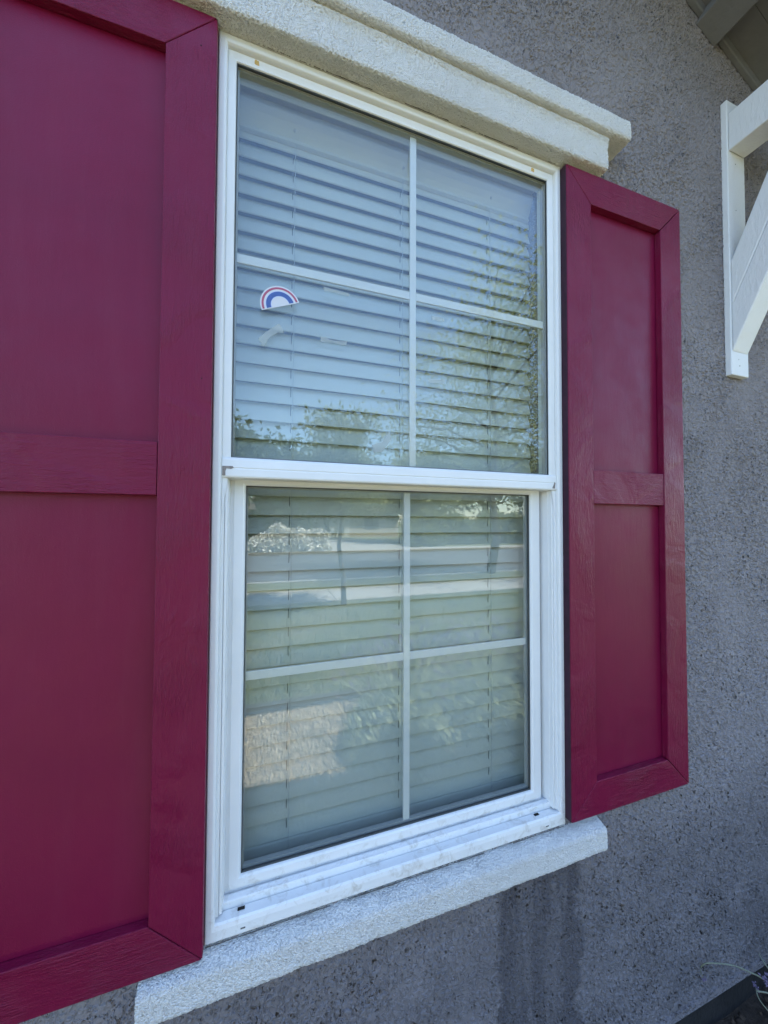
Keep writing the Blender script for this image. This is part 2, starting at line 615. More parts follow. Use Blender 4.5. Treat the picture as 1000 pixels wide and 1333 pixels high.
# roof slabs
def roof_slab(sign):
    bm = bmesh.new()
    xs = (PEAKX, HX1 + .5)
    def pt(x, y, up_):
        z = RAKE(x) + DECK + up_
        return W(x if sign > 0 else 2 * PEAKX - x, -y, z)
    v = [bm.verts.new(pt(x, y, u)) for u in (0, .14) for x, y in ((xs[0], -.62), (xs[1], -.62), (xs[1], 8.6), (xs[0], 8.6))]
    for f in ((3, 2, 1, 0), (4, 5, 6, 7), (0, 1, 5, 4), (1, 2, 6, 5), (2, 3, 7, 6), (3, 0, 4, 7)):
        bm.faces.new([v[i] for i in f])
    return bm_obj('roof', bm, 'roof', house)
roof_slab(1); roof_slab(-1)
def rake_box(name, xa, xb, p0, p1, lo, hi, mat, bev=.004):
    bm = bmesh.new()
    sl = Vector((1, -.48)).normalized(); nn = Vector((.48, 1)).normalized()
    poly = []
    for x, h in ((xa, lo), (xb, lo), (xb, hi), (xa, hi)):
        q = Vector((x, RAKE(x))) + nn * h
        poly.append((q.x, q.y))
    prism_bm(bm, poly, p0, p1)
    bevel(bm, bev)
    return bm_obj(name, bm, mat, house)
# boards of the eave deck, then the lookouts that carry it
for i in range(6):
    p = .002 + i * .096
    rake_box('soffit_board', PEAKX + .1, HX1 + .48, p, p + .0952, DECK - .022, DECK - .003, 'eave', .0006)
for x in (-.4, .205, .815, 1.428, 2.04, 2.65):
    rake_box('lookout_beam', x, x + .095, .001, .57, 0, DECK - .024, 'eave', .004)
rake_box('fascia', PEAKX, HX1 + .5, .585, .612, -.03, DECK + .16, 'whitewood')
rake_box('frieze_board', PEAKX, HX1, .0012, .02, .03, DECK - .024, 'eave')
# interior returns and dim room behind the blind
box('window_return', -.125, -.1005, -.86, 1.07, -.19, -.05, 'drywall', house)
box('window_return', .8025, .825, -.86, 1.07, -.19, -.05, 'drywall', house)
box('window_return', -.1, .802, 1.046, 1.07, -.19, -.05, 'drywall', house)
box('interior_sill', -.1, .802, -.86, -.836, -.19, -.063, 'drywall', house, .004)
rb = bmesh.new()
prism_bm(rb, rect(-2.2, 2.6, -1.6, 1.2), -3.4, -.161)
for f in list(rb.faces):
    if abs(f.calc_center_median().y - .161) < .01:
        rb.faces.remove(f)
bm_obj('room_shell', rb, 'room', house)
rw = bmesh.new()
for poly in (rect(-2.2, -.12, -1.6, 1.2), rect(.82, 2.6, -1.6, 1.2), rect(-.12, .82, 1.06, 1.2), rect(-.12, .82, -1.6, -.85)):
    rw.faces.new([rw.verts.new(W(x, -.1625, z)) for x, z in poly])
bm_obj('room_front', rw, 'room', house)


# ------------------------------------------------------------------ moulded stucco trim
def extrude_x(name, prof, x0, x1, mat, nx=90, cap=.0, amp=.0011, end_round=.006):
    """stucco moulding: profile [(p,z)] swept along x, ends rounded over, with an uneven hand-applied surface"""
    # resample the profile
    pts = [Vector(q) for q in prof]
    out = []
    for a, b in zip(pts[:-1], pts[1:]):
        n = max(1, int((b - a).length / .0020))
        out += [a.lerp(b, i / n) for i in range(n)]
    out.append(pts[-1])
    c = Vector((0.0, sum(q.y for q in out) / len(out)))
    xs = [(x0 + end_round * (1 - math.cos(t)), 1 - (end_round * (1 - math.sin(t))) / .12) for t in np.linspace(0, math.pi / 2, 5)]
    mid = [(x, 1) for x in np.linspace(x0 + end_round, x1 - end_round, nx)[1:-1]]
    xs = xs + mid + [(x1 - (x - x0), s) for x, s in xs[::-1]]
    vs, fs = [], []
    m = len(out)
    for x, s in xs:
        for q in out:
            r = c + (q - c) * s
            k = amp * noise.noise((x * 55, r.x * 55, r.y * 55)) + amp * 1.3 * noise.noise((x * 12, r.x * 12, r.y * 12))
            d = (q - c).normalized() * k
            vs.append(W(x, max(r.x + d.x, -.004) if q.x > .002 else q.x, r.y + d.y))
    for i in range(len(xs) - 1):
        for j in range(m - 1):
            fs.append((i * m + j, i * m + j + 1, (i + 1) * m + j + 1, (i + 1) * m + j))
    fs.append(tuple(range(m))); fs.append(tuple((len(xs) - 1) * m + j for j in range(m))[::-1])
    bm = bmesh.new()
    o = mesh_obj(name, vs, fs, mat, None, False)
    bm.from_mesh(o.data); bmesh.ops.recalc_face_normals(bm, faces=bm.faces[:]); bm.to_mesh(o.data); bm.free()
    for pl in o.data.polygons:
        pl.use_smooth = len(pl.vertices) == 4
    return o


head = thing('window_header', 'white two-step stucco moulding above the window', 'trim')
lower = [(-.01, 1.031), (.046, 1.031), (.050, 1.033), (.052, 1.039), (.052, 1.096), (.053, 1.106), (.057, 1.114), (.05, 1.135), (-.01, 1.14)]
upper = [(-.01, 1.124), (.03, 1.1235), (.064, 1.123), (.069, 1.1255), (.071, 1.130), (.071, 1.168), (.069, 1.177), (.063, 1.183), (.05, 1.187), (-.01, 1.205)]
for nm, pr, xa, xb in (('lower_step', lower, -.24, .944), ('upper_step', upper, -.31, 1.012)):
    o = extrude_x(nm, pr, xa, xb, 'trim', 620)
    o.parent = head
sill = extrude_x('window_sill', [(-.01, -.922), (.036, -.922), (.040, -.919), (.0415, -.913), (.0415, -.869), (.0400, -.8630), (.036, -.8595), (.02, -.8535), (-.01, -.846)],
                 -.209, .924, 'trim', 560, amp=.0012)
tag(sill, 'white stucco sill moulding running under the window', 'sill')


# ------------------------------------------------------------------ shutters
def shutter(x0, x1, z0, z1, zr0, zr1, label, nails):
    root = thing('window_shutter', label, 'shutter', 'burgundy panel shutters beside the window')
    bw = .092
    F, Pn = .032, .013
    g = .0009
    def board(name, poly, mat):
        return prism(name, poly, Pn, F, mat, root, .0016, 2)
    board('stile', [(x0, z0 + g), (x0 + bw - g, z0 + bw + g), (x0 + bw - g, z1 - bw - g), (x0, z1 - g)], 'grain_v')
    board('stile', [(x1, z0 + g), (x1, z1 - g), (x1 - bw + g, z1 - bw - g), (x1 - bw + g, z0 + bw + g)], 'grain_v')
    board('rail', [(x0 + g, z0), (x1 - g, z0), (x1 - bw - g, z0 + bw), (x0 + bw + g, z0 + bw)], 'grain_h')
    board('rail', [(x0 + g, z1), (x0 + bw + g, z1 - bw), (x1 - bw - g, z1 - bw), (x1 - g, z1)], 'grain_h')
    prism('rail', rect(x0 + bw, x1 - bw, zr0, zr1), Pn, F - .0012, 'grain_h', root, .0016)
    box('panel', x0 + .003, x1 - .003, z0 + .003, z1 - .003, .002, Pn - .0005, 'panel', root)
    for nx_, nz, r in nails:
        bm = bmesh.new()
        bmesh.ops.create_cone(bm, cap_ends=True, segments=10, radius1=r, radius2=r * .8, depth=.0016,
                              matrix=Matrix.Translation(W(nx_, F + .0001, nz)) @ Matrix.Rotation(math.pi / 2, 4, 'X'))
        bm_obj('nail_head', bm, 'slot' if r < .0018 else 'panel', root)
    return root


shutter(-.576, -.102, -.842, 1.026, .047, .149, 'burgundy wooden shutter left of the window, cut off by the picture edge',
        [(-.131, .955, .0014), (-.150, .10, .0032), (-.12, .28, .0013)])
rsh = shutter(.806, 1.278, -.823, 1.022, .052, .150, 'burgundy wooden shutter right of the window, seen whole',
        [(1.25, -.70, .0022), (.83, -.77, .0022)])

box('edge_strip', .8042, .8057, -.822, 1.021, .0015, .0305, 'edge', rsh)['label'] = 'dark burgundy strip along the inner edge of the shutter'  # near-black burgundy strip, on the inner side of this shutter only

# ------------------------------------------------------------------ window
win = thing('window', 'white vinyl single-hung window with grilles between the shutters', 'window')
NM = {'L': 'jamb', 'R': 'jamb', 'T': 'head_jamb', 'B': 'sill_jamb'}
flange = [(0, -.01), (0, .010), (.002, .0125), (.012, .0135), (.0165, .012), (.018, .009), (.018, -.01)]
frame_sides(NM, flange, -.1015, .804, -.840, 1.0295, 'vinyl', win, (1, 1, 1.1, 1.95))
# --- upper sash, fixed in the front plane
SN = {'L': 'stile', 'R': 'stile', 'T': 'rail', 'B': 'rail'}
rim = [(0, -.012), (0, .001), (.002, .003), (.015, .0022), (.0185, .0012), (.0195, -.0005), (.0195, -.040), (0, -.040)]
us = join('upper_sash', frame_sides(SN, rim, -.0845, .7865, .0, 1.0095, 'vinyl', win, (.9, 1.05, 1.1, 6.8), 'LRT'))
GU = (-.0665, .7655, .132, .9875)
gk = [(0, -.001), (.0016, -.0015), (.0016, -.0063), (0, -.0063)]
frame_sides({k: 'gasket' for k in 'LRTB'}, gk, GU[0] - .0002, GU[1] + .0002, GU[2], GU[3] + .0002, 'gasket', us)
frame_sides({k: 'spacer' for k in 'LRTB'}, [(-.002, -.0100), (.0045, -.0100), (.0045, -.0218), (-.002, -.0218)], *GU, 'spacer', us)
for pz in (-.0065, -.0225):
    box('glass_pane', GU[0] - .004, GU[1] + .004, GU[2] - .004, GU[3] + .004, pz - .003, pz, 'glass', us)
MX = .352
box('muntin', MX - .0086, MX + .0086, GU[2] - .002, GU[3] + .002, -.0190, -.0132, 'muntin', us, .0012)
box('muntin', GU[0] - .003, MX - .0088, .560, .580, -.0186, -.0136, 'muntin', us, .0012)
box('muntin', MX + .0088, GU[1] + .003, .560, .580, -.0186, -.0136, 'muntin', us, .0012)
# meeting rail with its bead lines and lip
mr = [(-.04, .088), (.002, .088), (.0065, .0895), (.0080, .0925), (.0080, .1065), (.0068, .1085), (.0080, .1105), (.0070, .126), (.0045, .1305), (.0005, .1322), (-.0195, .1322), (-.040, .1322)]
def rail_x(name, prof, x0, x1, mat, parent):
    n = len(prof)
    vs = [W(x0, p, z) for p, z in prof] + [W(x1, p, z) for p, z in prof]
    fs = [(i, (i + 1) % n, n + (i + 1) % n, n + i) for i in range(n)] + [tuple(range(n))[::-1], tuple(range(n, 2 * n))]
    o = mesh_obj(name, vs, fs, mat, parent)
    bm = bmesh.new(); bm.from_mesh(o.data); bmesh.ops.recalc_face_normals(bm, faces=bm.faces[:]); bm.to_mesh(o.data); bm.free()
    return o
rail_x('meeting_rail', mr, -.0830, .7850, 'vinyl', us)
# worn corner where the rail cap chipped
for poly in ([(-.0825, .112), (-.0625, .1125), (-.0605, .109), (-.066, .1065), (-.0745, .1075), (-.0765, .102), (-.0765, .0925), (-.0825, .0925)],
             [(.7780, .1115), (.7815, .1085), (.7800, .1020), (.7790, .0935), (.7700, .0940), (.7740, .1020)]):
    prism('chipped_corner', poly, .0075, .0087, 'chipped', us)
# --- jamb liners and sill track of the lower half
def liner(xa, s):
    prof = [(0, -.012), (0, .002), (.006, .002), (.0068, -.004), (.0075, -.004), (.0078, -.001), (.0125, -.0015), (.0132, -.012), (.0142, -.0125), (.0146, -.052), (0, -.052)]
    n = len(prof)
    vs = [W(xa + s * d, p, z) for z in (-.800, .0875) for d, p in prof]
    fs = [(i, (i + 1) % n, n + (i + 1) % n, n + i) for i in range(n)]
    o = mesh_obj('jamb_liner', vs, fs, 'vinyl', win)
    bm = bmesh.new(); bm.from_mesh(o.data); bmesh.ops.recalc_face_normals(bm, faces=bm.faces[:]); bm.to_mesh(o.data); bm.free()
liner(-.0845, 1); liner(.7865, -1)
tr = [(.0088, -.84), (.0088, -.822), (.0058, -.822), (.0054, -.8068), (-.0105, -.8050), (-.0108, -.8120), (-.0128, -.8120), (-.0131, -.7925), (-.0145, -.7905), (-.026, -.7895), (-.0265, -.795), (-.062, -.795), (-.062, -.84)]
rail_x('sill_track', tr, -.0840, .7860, 'vinyl', win)
for xs_, ln in ((-.042, .014), (.712, .014)):
    box('weep_slot', xs_, xs_ + ln, -.8052, -.8033, -.0075, -.0015, 'slot', win)
box('weep_slot', -.035, -.026, -.8285, -.8255, .0128, .01335, 'caulk', win)
box('weep_slot', .735, .745, -.8285, -.8260, .0128, .01335, 'caulk', win)
# --- lower sash, set back behind the meeting rail
sp = [(0, -.062), (0, -.034), (.0075, -.0335), (.0085, -.0305), (.028, -.0300), (.032, -.0325), (.0335, -.036), (.0335, -.0437), (.012, -.0437), (.012, -.062)]
ls = join('lower_sash', frame_sides(SN, sp, -.0700, .7620, -.7935, .1085, 'vinyl', win, (.95, 1.02, .95, .95)))
GL = (-.0380, .7280, -.7616, .0767)
gk2 = [(0, -.0365), (.0022, -.038), (.0022, -.0435), (0, -.0435)]
frame_sides({k: 'gasket' for k in 'LRTB'}, gk2, GL[0] - .0002, GL[1] + .0002, GL[2] - .0002, GL[3] + .0002, 'gasket', ls)
frame_sides({k: 'spacer' for k in 'LRTB'}, [(-.002, -.0475), (.0045, -.0475), (.0045, -.0575), (-.002, -.0575)], *GL, 'spacer', ls)
for pz in (-.0440, -.0580):
    box('glass_pane', GL[0] - .004, GL[1] + .004, GL[2] - .004, GL[3] + .004, pz - .003, pz, 'glass', ls)
box('muntin', MX - .0086, MX + .0086, GL[2] - .002, GL[3] + .002, -.0545, -.0485, 'muntin', ls, .0012)
box('muntin', GL[0] - .003, MX - .0088, -.357, -.337, -.0541, -.0489, 'muntin', ls, .0012)
box('muntin', MX + .0088, GL[1] + .003, -.357, -.337, -.0541, -.0489, 'muntin', ls, .0012)
# uneven dark caulk lines round the frame foot and head
def caulk_line(x0, x1, z, p, r, seed, gap=.45):
    run = []
    def flush():
        if len(run) > 1:
            vs, fs = tube_data([q for q, _ in run], [w for _, w in run], 5)
            mesh_obj('caulk_line', vs, fs, 'caulk', win)
        run.clear()
    for x in np.arange(x0, x1, .004):
        k = noise.noise((x * 40 + seed, seed, 0)); g = noise.noise((x * 9 + seed, 3, seed))
        if g > -gap:
            run.append((W(x, p + .0006 * k, z + .0007 * noise.noise((x * 60, 1, seed))), max(.0003, r * (.75 + .8 * k))))
        else:
            flush()
    flush()
caulk_line(-.1, .80, -.8412, .0135, .0013, 3.3, .35)
caulk_line(-.098, .80, 1.0302, .0140, .0007, 7.1, .12)
caulk_line(-.068, .762, -.7945, -.0285, .0012, 5.2, .5)
caulk_line(-.083, .785, -.8095, .0075, .0010, 9.4, .6)
# yellowed squares of old tape on the head
for x, w_ in ((-.031, .0095), (.708, .0105)):
    prism('tape_square', [(x, .9965), (x + w_, .9955), (x + w_ - .0005, 1.0055), (x + w_ * .7, 1.0045), (x + w_ * .4, 1.0065), (x + .0003, 1.0050)], .0021, .0032, 'tape_y', win)

# ------------------------------------------------------------------ blind
blind = thing('window_blind', 'closed ivory slat blind hanging behind the window glass', 'blind')
BX0, BX1 = -.088, .789
PITCH, Z0, PB = .0457, .928, -.098
val = [(-.104, 1.044), (-.070, 1.044), (-.067, 1.042), (-.067, 1.022), (-.069, 1.0195), (-.086, 1.0190), (-.086, 1.0135), (-.0725, 1.012), (-.0735, 1.000),
       (-.079, .984), (-.087, .968), (-.0935, .958), (-.0935, .9525), (-.0905, .9505), (-.0905, .9470), (-.104, .9470)]
rail_x('valance', val, BX0 - .001, BX1 - .008, 'slat', blind)
def slat_mesh():
    n = 6; wd = .050; th = .0028
    tilt = math.radians(70.5)
    top, botm = [], []
    for i in range(n + 1):
        s = i / n
        a = Vector((-math.cos(tilt) * wd * s, math.sin(tilt) * wd * s))       # (p, z) from the bottom outer edge
        nrm = Vector((math.sin(tilt), math.cos(tilt)))
        crown = .0022 * math.sin(math.pi * s)
        top.append(a + nrm * crown); botm.append(a + nrm * (crown - th))
    prof = top + botm[::-1]
    k = len(prof)
    vs = [(x, -q.x, q.y) for x in (BX0, BX1) for q in prof]
    fs = [(i, (i + 1) % k, k + (i + 1) % k, k + i) for i in range(k)] + [tuple(range(k))[::-1], tuple(range(k, 2 * k))]
    me = bpy.data.meshes.new('slat'); me.from_pydata(vs, [], fs); me.update()
    bm = bmesh.new(); bm.from_mesh(me); bmesh.ops.recalc_face_normals(bm, faces=bm.faces[:]); bm.to_mesh(me); bm.free()
    me.materials.append(MT['slat'])
    return me
sm = slat_mesh()
nsl = 38
for i in range(nsl):
    o = bpy.data.objects.new('slat', sm); COL.objects.link(o); o.parent = blind
    z = Z0 - i * PITCH
    o.location = (random.uniform(-.0012, .0012), -PB, z + ZC + random.uniform(-.0006, .0006))
    o.rotation_euler = (random.gauss(0, .022), random.gauss(0, .0006), 0)
zb = Z0 - nsl * PITCH
box('bottom_rail', BX0, BX1, zb - .0005, zb + .0425, -.119, -.099, 'slat', blind, .004)
for cx in (.062, .353, .636):
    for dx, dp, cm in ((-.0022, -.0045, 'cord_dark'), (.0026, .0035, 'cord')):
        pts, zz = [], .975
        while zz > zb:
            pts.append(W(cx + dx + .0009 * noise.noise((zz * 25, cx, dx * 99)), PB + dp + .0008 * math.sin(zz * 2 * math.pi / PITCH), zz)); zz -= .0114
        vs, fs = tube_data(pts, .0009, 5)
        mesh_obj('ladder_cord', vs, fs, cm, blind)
    bm = bmesh.new()
    bmesh.ops.create_icosphere(bm, subdivisions=1, radius=.0042, matrix=Matrix.Translation(W(cx, PB + .0135, .972)) @ Matrix.Diagonal((1, .7, 1.4, 1)))
    bm_obj('cord_knot', bm, 'cord', blind)

# ------------------------------------------------------------------ rainbow sticker and torn tape on the glass
stk = thing('rainbow_sticker', 'small red white and blue rainbow sticker on the upper glass', 'sticker')
SCX, SCZ, SA = .0294, .4782, math.radians(22)
def arc(name, r0, r1, p0, p1, mat, lo=0., hi=math.pi, base=0.):
    outer = [(r1 * math.cos(t), max(r1 * math.sin(t), 0)) for t in np.linspace(lo, hi, 29)]
    inner = [(r0 * math.cos(t), r0 * math.sin(t)) for t in np.linspace(hi, lo, 29)] if r0 > 0 else []
    if base and r0 == 0:
        outer = outer + [(-r1, -base), (r1, -base)]
    poly = [(SCX + x * math.cos(SA) - z * math.sin(SA), SCZ + x * math.sin(SA) + z * math.cos(SA)) for x, z in outer + inner]
    bm = bmesh.new()
    if r0 > 0:
        n = 29
        vs0 = [bm.verts.new(W(x, p1, z)) for x, z in poly]; vs1 = [bm.verts.new(W(x, p0, z)) for x, z in poly]
        for i in range(n - 1):
            j = 2 * n - 1 - i
            bm.faces.new((vs0[i], vs0[i + 1], vs0[j - 1], vs0[j])); bm.faces.new((vs1[i], vs1[j], vs1[j - 1], vs1[i + 1]))
        for i in range(2 * n):
            bm.faces.new((vs0[i], vs0[(i + 1) % (2 * n)], vs1[(i + 1) % (2 * n)], vs1[i]))
    else:
        prism_bm(bm, poly, p0, p1)
    return bm_obj(name, bm, mat, stk)
GP = -.0065
arc('backing', 0, .0430, GP + .0001, GP + .0003, 'st_white', base=.0022)
arc('red_band', .0355, .0400, GP + .0003, GP + .0005, 'st_red')
arc('blue_band', .0205, .0305, GP + .0003, GP + .0005, 'st_blue')
arc('pale_blue_edge', .0305, .0318, GP + .0003, GP + .0005, 'st_lblue')
arc('pale_blue_edge', .0192, .0205, GP + .0003, GP + .0005, 'st_lblue')
def residue(pts, label):
    o = prism('tape_residue', pts, GP + .0001, GP + .00035, 'tape_clear')
    tag(o, label, 'tape', 'scraps of old tape on the glass')
def px2(u, v, p=GP):
    d = right * (u - 500) - up * (v - 666.5) + fwd * 465.0
    k = (DW - p) / d.y
    return (d.x * k, d.z * k)
residue([px2(*q) for q in ((336, 441), (344, 452), (350, 440), (362, 433), (370, 434), (364, 421), (352, 428))], 'bent scrap of clear tape just below the rainbow sticker')
residue([px2(*q) for q in ((417, 437), (418, 445), (432, 446), (450, 450), (452, 445), (432, 443))], 'thin strip of clear tape right of the rainbow sticker')
residue([px2(*q) for q in ((421, 373), (422, 379), (436, 381), (454, 386), (455, 382), (436, 377))], 'faint strip of clear tape under the grille bar')
residue([px2(*q) for q in ((484, 579), (488, 589), (498, 588), (510, 572), (506, 561), (498, 575))], 'bent scrap of clear tape low on the upper glass')
residue([px2(*q) for q in ((562, 411), (562, 416), (578, 419), (577, 414))], 'tiny scrap of clear tape under the right grille bar')
residue([px2(*q) for q in ((557, 493), (557, 498), (580, 500), (579, 495))], 'short scrap of clear tape right of the grille bar')

# ------------------------------------------------------------------ knee brace
kb = thing('knee_brace', 'white timber knee brace under the eave at the right', 'bracket')
box('back_plate', 1.553, 1.649, .520, 1.515, .0015, .021, 'whitewood', kb, .0025)
box('arm', 1.557, 1.6455, 1.327, 1.462, .0215, .57, 'whitewood', kb, .004)
def brace_bm(z0, z1):
    bm = bmesh.new()
    sl = 2.3
    L = .50
    poly = [(.0215, z0), (.0215, z1), (min(L, (1.326 - z1) / sl + .0215), 1.326), ((1.326 - z0) / sl + .0215, 1.326)]
    a = [bm.verts.new(W(1.5575, p, z)) for p, z in poly]; b = [bm.verts.new(W(1.645, p, z)) for p, z in poly]
    bm.faces.new(a); bm.faces.new(b[::-1])
    for i in range(4):
        bm.faces.new((a[i], a[(i + 1) % 4], b[(i + 1) % 4], b[i]))
    bevel(bm, .004)
    return bm
bm_obj('brace_timber', brace_bm(.602, .766), 'whitewood', kb)
bm_obj('brace_timber', brace_bm(.767, .926), 'whitewood', kb)


for y_, z_, r_ in ((.0212, .556, .0018), (.0212, .578, .0012), (.0212, 1.29, .0016), (.0212, 1.12, .0014)):
    bm = bmesh.new()
    bmesh.ops.create_cone(bm, cap_ends=True, segments=10, radius1=r_, radius2=r_, depth=.001,
                          matrix=Matrix.Translation(W(1.583 + 8 * r_, y_, z_)) @ Matrix.Rotation(math.pi / 2, 4, 'X'))
    bm_obj('nail_head', bm, 'caulk', kb)


# ================================================================== PLANTS
def leaf_cards(n, centre_fn, size, seed, aspect=1.8):
    r = np.random.default_rng(seed)
    C = centre_fn(r, n)
    n = len(C)
    d = r.normal(size=(n, 3)); d /= np.linalg.norm(d, axis=1)[:, None]
    e = np.cross(d, r.normal(size=(n, 3))); e /= np.linalg.norm(e, axis=1)[:, None]
    s = size * r.uniform(.6, 1.3, n)[:, None]
    a = d * s * aspect * .5; b = e * s * .5
    V = np.stack([C - a, C + b, C + a, C - b], 1).reshape(-1, 3)
    F = np.arange(4 * n).reshape(-1, 4)
    return V, F


def np_obj(name, V, F, mat, parent):
    me = bpy.data.meshes.new(name)
    k = F.shape[1]
    me.vertices.add(len(V)); me.vertices.foreach_set('co', V.astype(np.float32).ravel())
    me.loops.add(F.size); me.loops.foreach_set('vertex_index', F.astype(np.int32).ravel())
    me.polygons.add(len(F)); me.polygons.foreach_set('loop_start', np.arange(0, F.size, k, dtype=np.int32))
    me.update(); me.validate()
    me.materials.append(MT[mat])
    o = bpy.data.objects.new(name, me); COL.objects.link(o)
    if parent is not None: o.parent = parent
    return o


def tree(x, y, h, rad, crown_z, nleaf, size, mat, label, seed, trunk_r=.12, dens=1.0, name='tree'):
    rr = random.Random(seed)
    t = thing(name, label, 'tree', 'trees across the yard mirrored in the glass')
    b = Bag()
    top = Vector((x + rr.uniform(-.3, .3), y, h * .8))
    pts = [Vector((x, y, -.05)).lerp(top, s) + Vector((rr.uniform(-1, 1), rr.uniform(-1, 1), 0)) * .06 * rad * (s > 0) for s in np.linspace(0, 1, 7)]
    b.add(tube_data(pts, [trunk_r * (1 - .8 * s) for s in np.linspace(0, 1, 7)], 8))
    tips = []
    for k in range(26):
        s = rr.uniform(.32, .95); o = pts[0].lerp(pts[-1], s)
        if o.z < crown_z * .8: o.z = crown_z * .85
        a = rr.uniform(0, 2 * math.pi); L = rad * rr.uniform(.55, 1.0) * (1.1 - .5 * abs(s - .5))
        e = o + Vector((math.cos(a) * L, math.sin(a) * L, rr.uniform(.15, .7) * L))
        m = (o + e) / 2 + Vector((0, 0, .08 * L))
        b.add(tube_data([o, m, e], [trunk_r * .35, trunk_r * .2, .012], 5))
        tips += [m, e, (m + e) / 2]
    b.obj('trunk', 'bark', t, True)
    tips = np.array([tuple(q) for q in tips])
    def cen(r, n):
        i = r.integers(0, len(tips), n)
        return tips[i] + r.normal(size=(n, 3)) * rad * .17
    V, F = leaf_cards(nleaf, cen, size, seed)
    tag(np_obj('crown', V, F, mat, t), kind='stuff')
    return t


tree(1.55, -6.2, 4.5, .85, 2.2, 11000, .045, 'tree_leaf', 'slim young street tree mirrored left in the upper glass', 3, .06)
tree(7.2, -9.3, 9.5, 3.3, 2.6, 30000, .055, 'pale_leaf', 'tall airy pale green tree mirrored at the right', 5, .15)
for i, (x, y, h, rd) in enumerate(((-6, -27, 8, 4), (.5, -24, 7.2, 3.4), (5.5, -33, 8.5, 4.2), (12, -26, 7.0, 3.6), (20, -28, 9, 4.5), (-14, -28, 9, 4.6), (30, -27, 8.5, 4.3))):
    tree(x, y, h, rd, 2.0, 9000, .22, ('tree_leaf', 'dark_leaf', 'tree_leaf', 'pale_leaf')[i % 4],
         '%s leafy tree from the left in the row across the road' % ('second third fourth fifth sixth leftmost rightmost'.split()[i],), 20 + i, .22)


def shrub(x, y, rx, ry, h, n, size, mat, label, seed, cat='shrub', name='shrub'):
    t = thing(name, label, cat, 'low shrubs across the yard')
    def cen(r, n):
        q = r.normal(size=(n, 3)); q /= np.linalg.norm(q, axis=1)[:, None]
        q *= r.uniform(.55, 1.05, n)[:, None] * (1 + .25 * np.sin(q[:, :1] * 7 + seed) * np.cos(q[:, 1:2] * 5))
        q[:, 2] = np.abs(q[:, 2])
        return q * np.array([rx, ry, h]) + np.array([x, y, 0])
    V, F = leaf_cards(n, cen, size, seed)
    tag(np_obj('foliage', V, F, mat, t), kind='stuff')
    rr = random.Random(seed); b = Bag()
    for k in range(7):
        a = rr.uniform(0, 6.28)
        b.add(tube_data([(x, y, -.03), (x + .3 * rx * math.cos(a), y + .3 * ry * math.sin(a), h * .4), (x + .7 * rx * math.cos(a), y + .7 * ry * math.sin(a), h * .8)], [.03, .02, .008], 5))
    b.obj('stem', 'bark', t)
    return t
shrub(1.3, -18.9, 2.3, .7, 1.25, 6000, .12, 'white_bloom', 'white flowering shrub across the road', 41)
shrub(-3.2, -21.4, 1.3, .9, 1.2, 2500, .12, 'dark_leaf', 'dark green shrub across the road beside the white flowers', 42)
shrub(10.5, -21.6, 1.6, .9, 1.4, 2500, .12, 'tree_leaf', 'green shrub beside the far driveway', 43)


def hedge(x0, x1, y, h, n, mat, label, seed):
    t = thing('hedge', label, 'hedge', 'hedges across the road')
    def cen(r, n):
        x = r.uniform(x0, x1, n); top = h * (.85 + .2 * np.sin(x * 1.7 + seed) * np.cos(x * .6))
        return np.stack([x, y + r.normal(0, .45, n), top * r.uniform(0, 1, n) ** .7], 1)
    V, F = leaf_cards(n, cen, .16, seed)
    tag(np_obj('foliage', V, F, mat, t), kind='stuff')
    wbox2 = [(x, yy, z) for z in (-.05, h * .7) for yy in (y - .3, y + .3) for x in (x0, x1)]
    mesh_obj('branches', wbox2, [(0, 2, 3, 1), (4, 5, 7, 6), (0, 1, 5, 4), (2, 6, 7, 3), (0, 4, 6, 2), (1, 3, 7, 5)], 'dark_leaf', t)
hedge(9.6, 34, -23.0, 2.6, 16000, 'tree_leaf', 'long green hedge across the road right of the driveway', 45)
hedge(-16, 3.2, -24.5, 2.3, 12000, 'dark_leaf', 'dark green hedge across the road left of the driveway', 46)


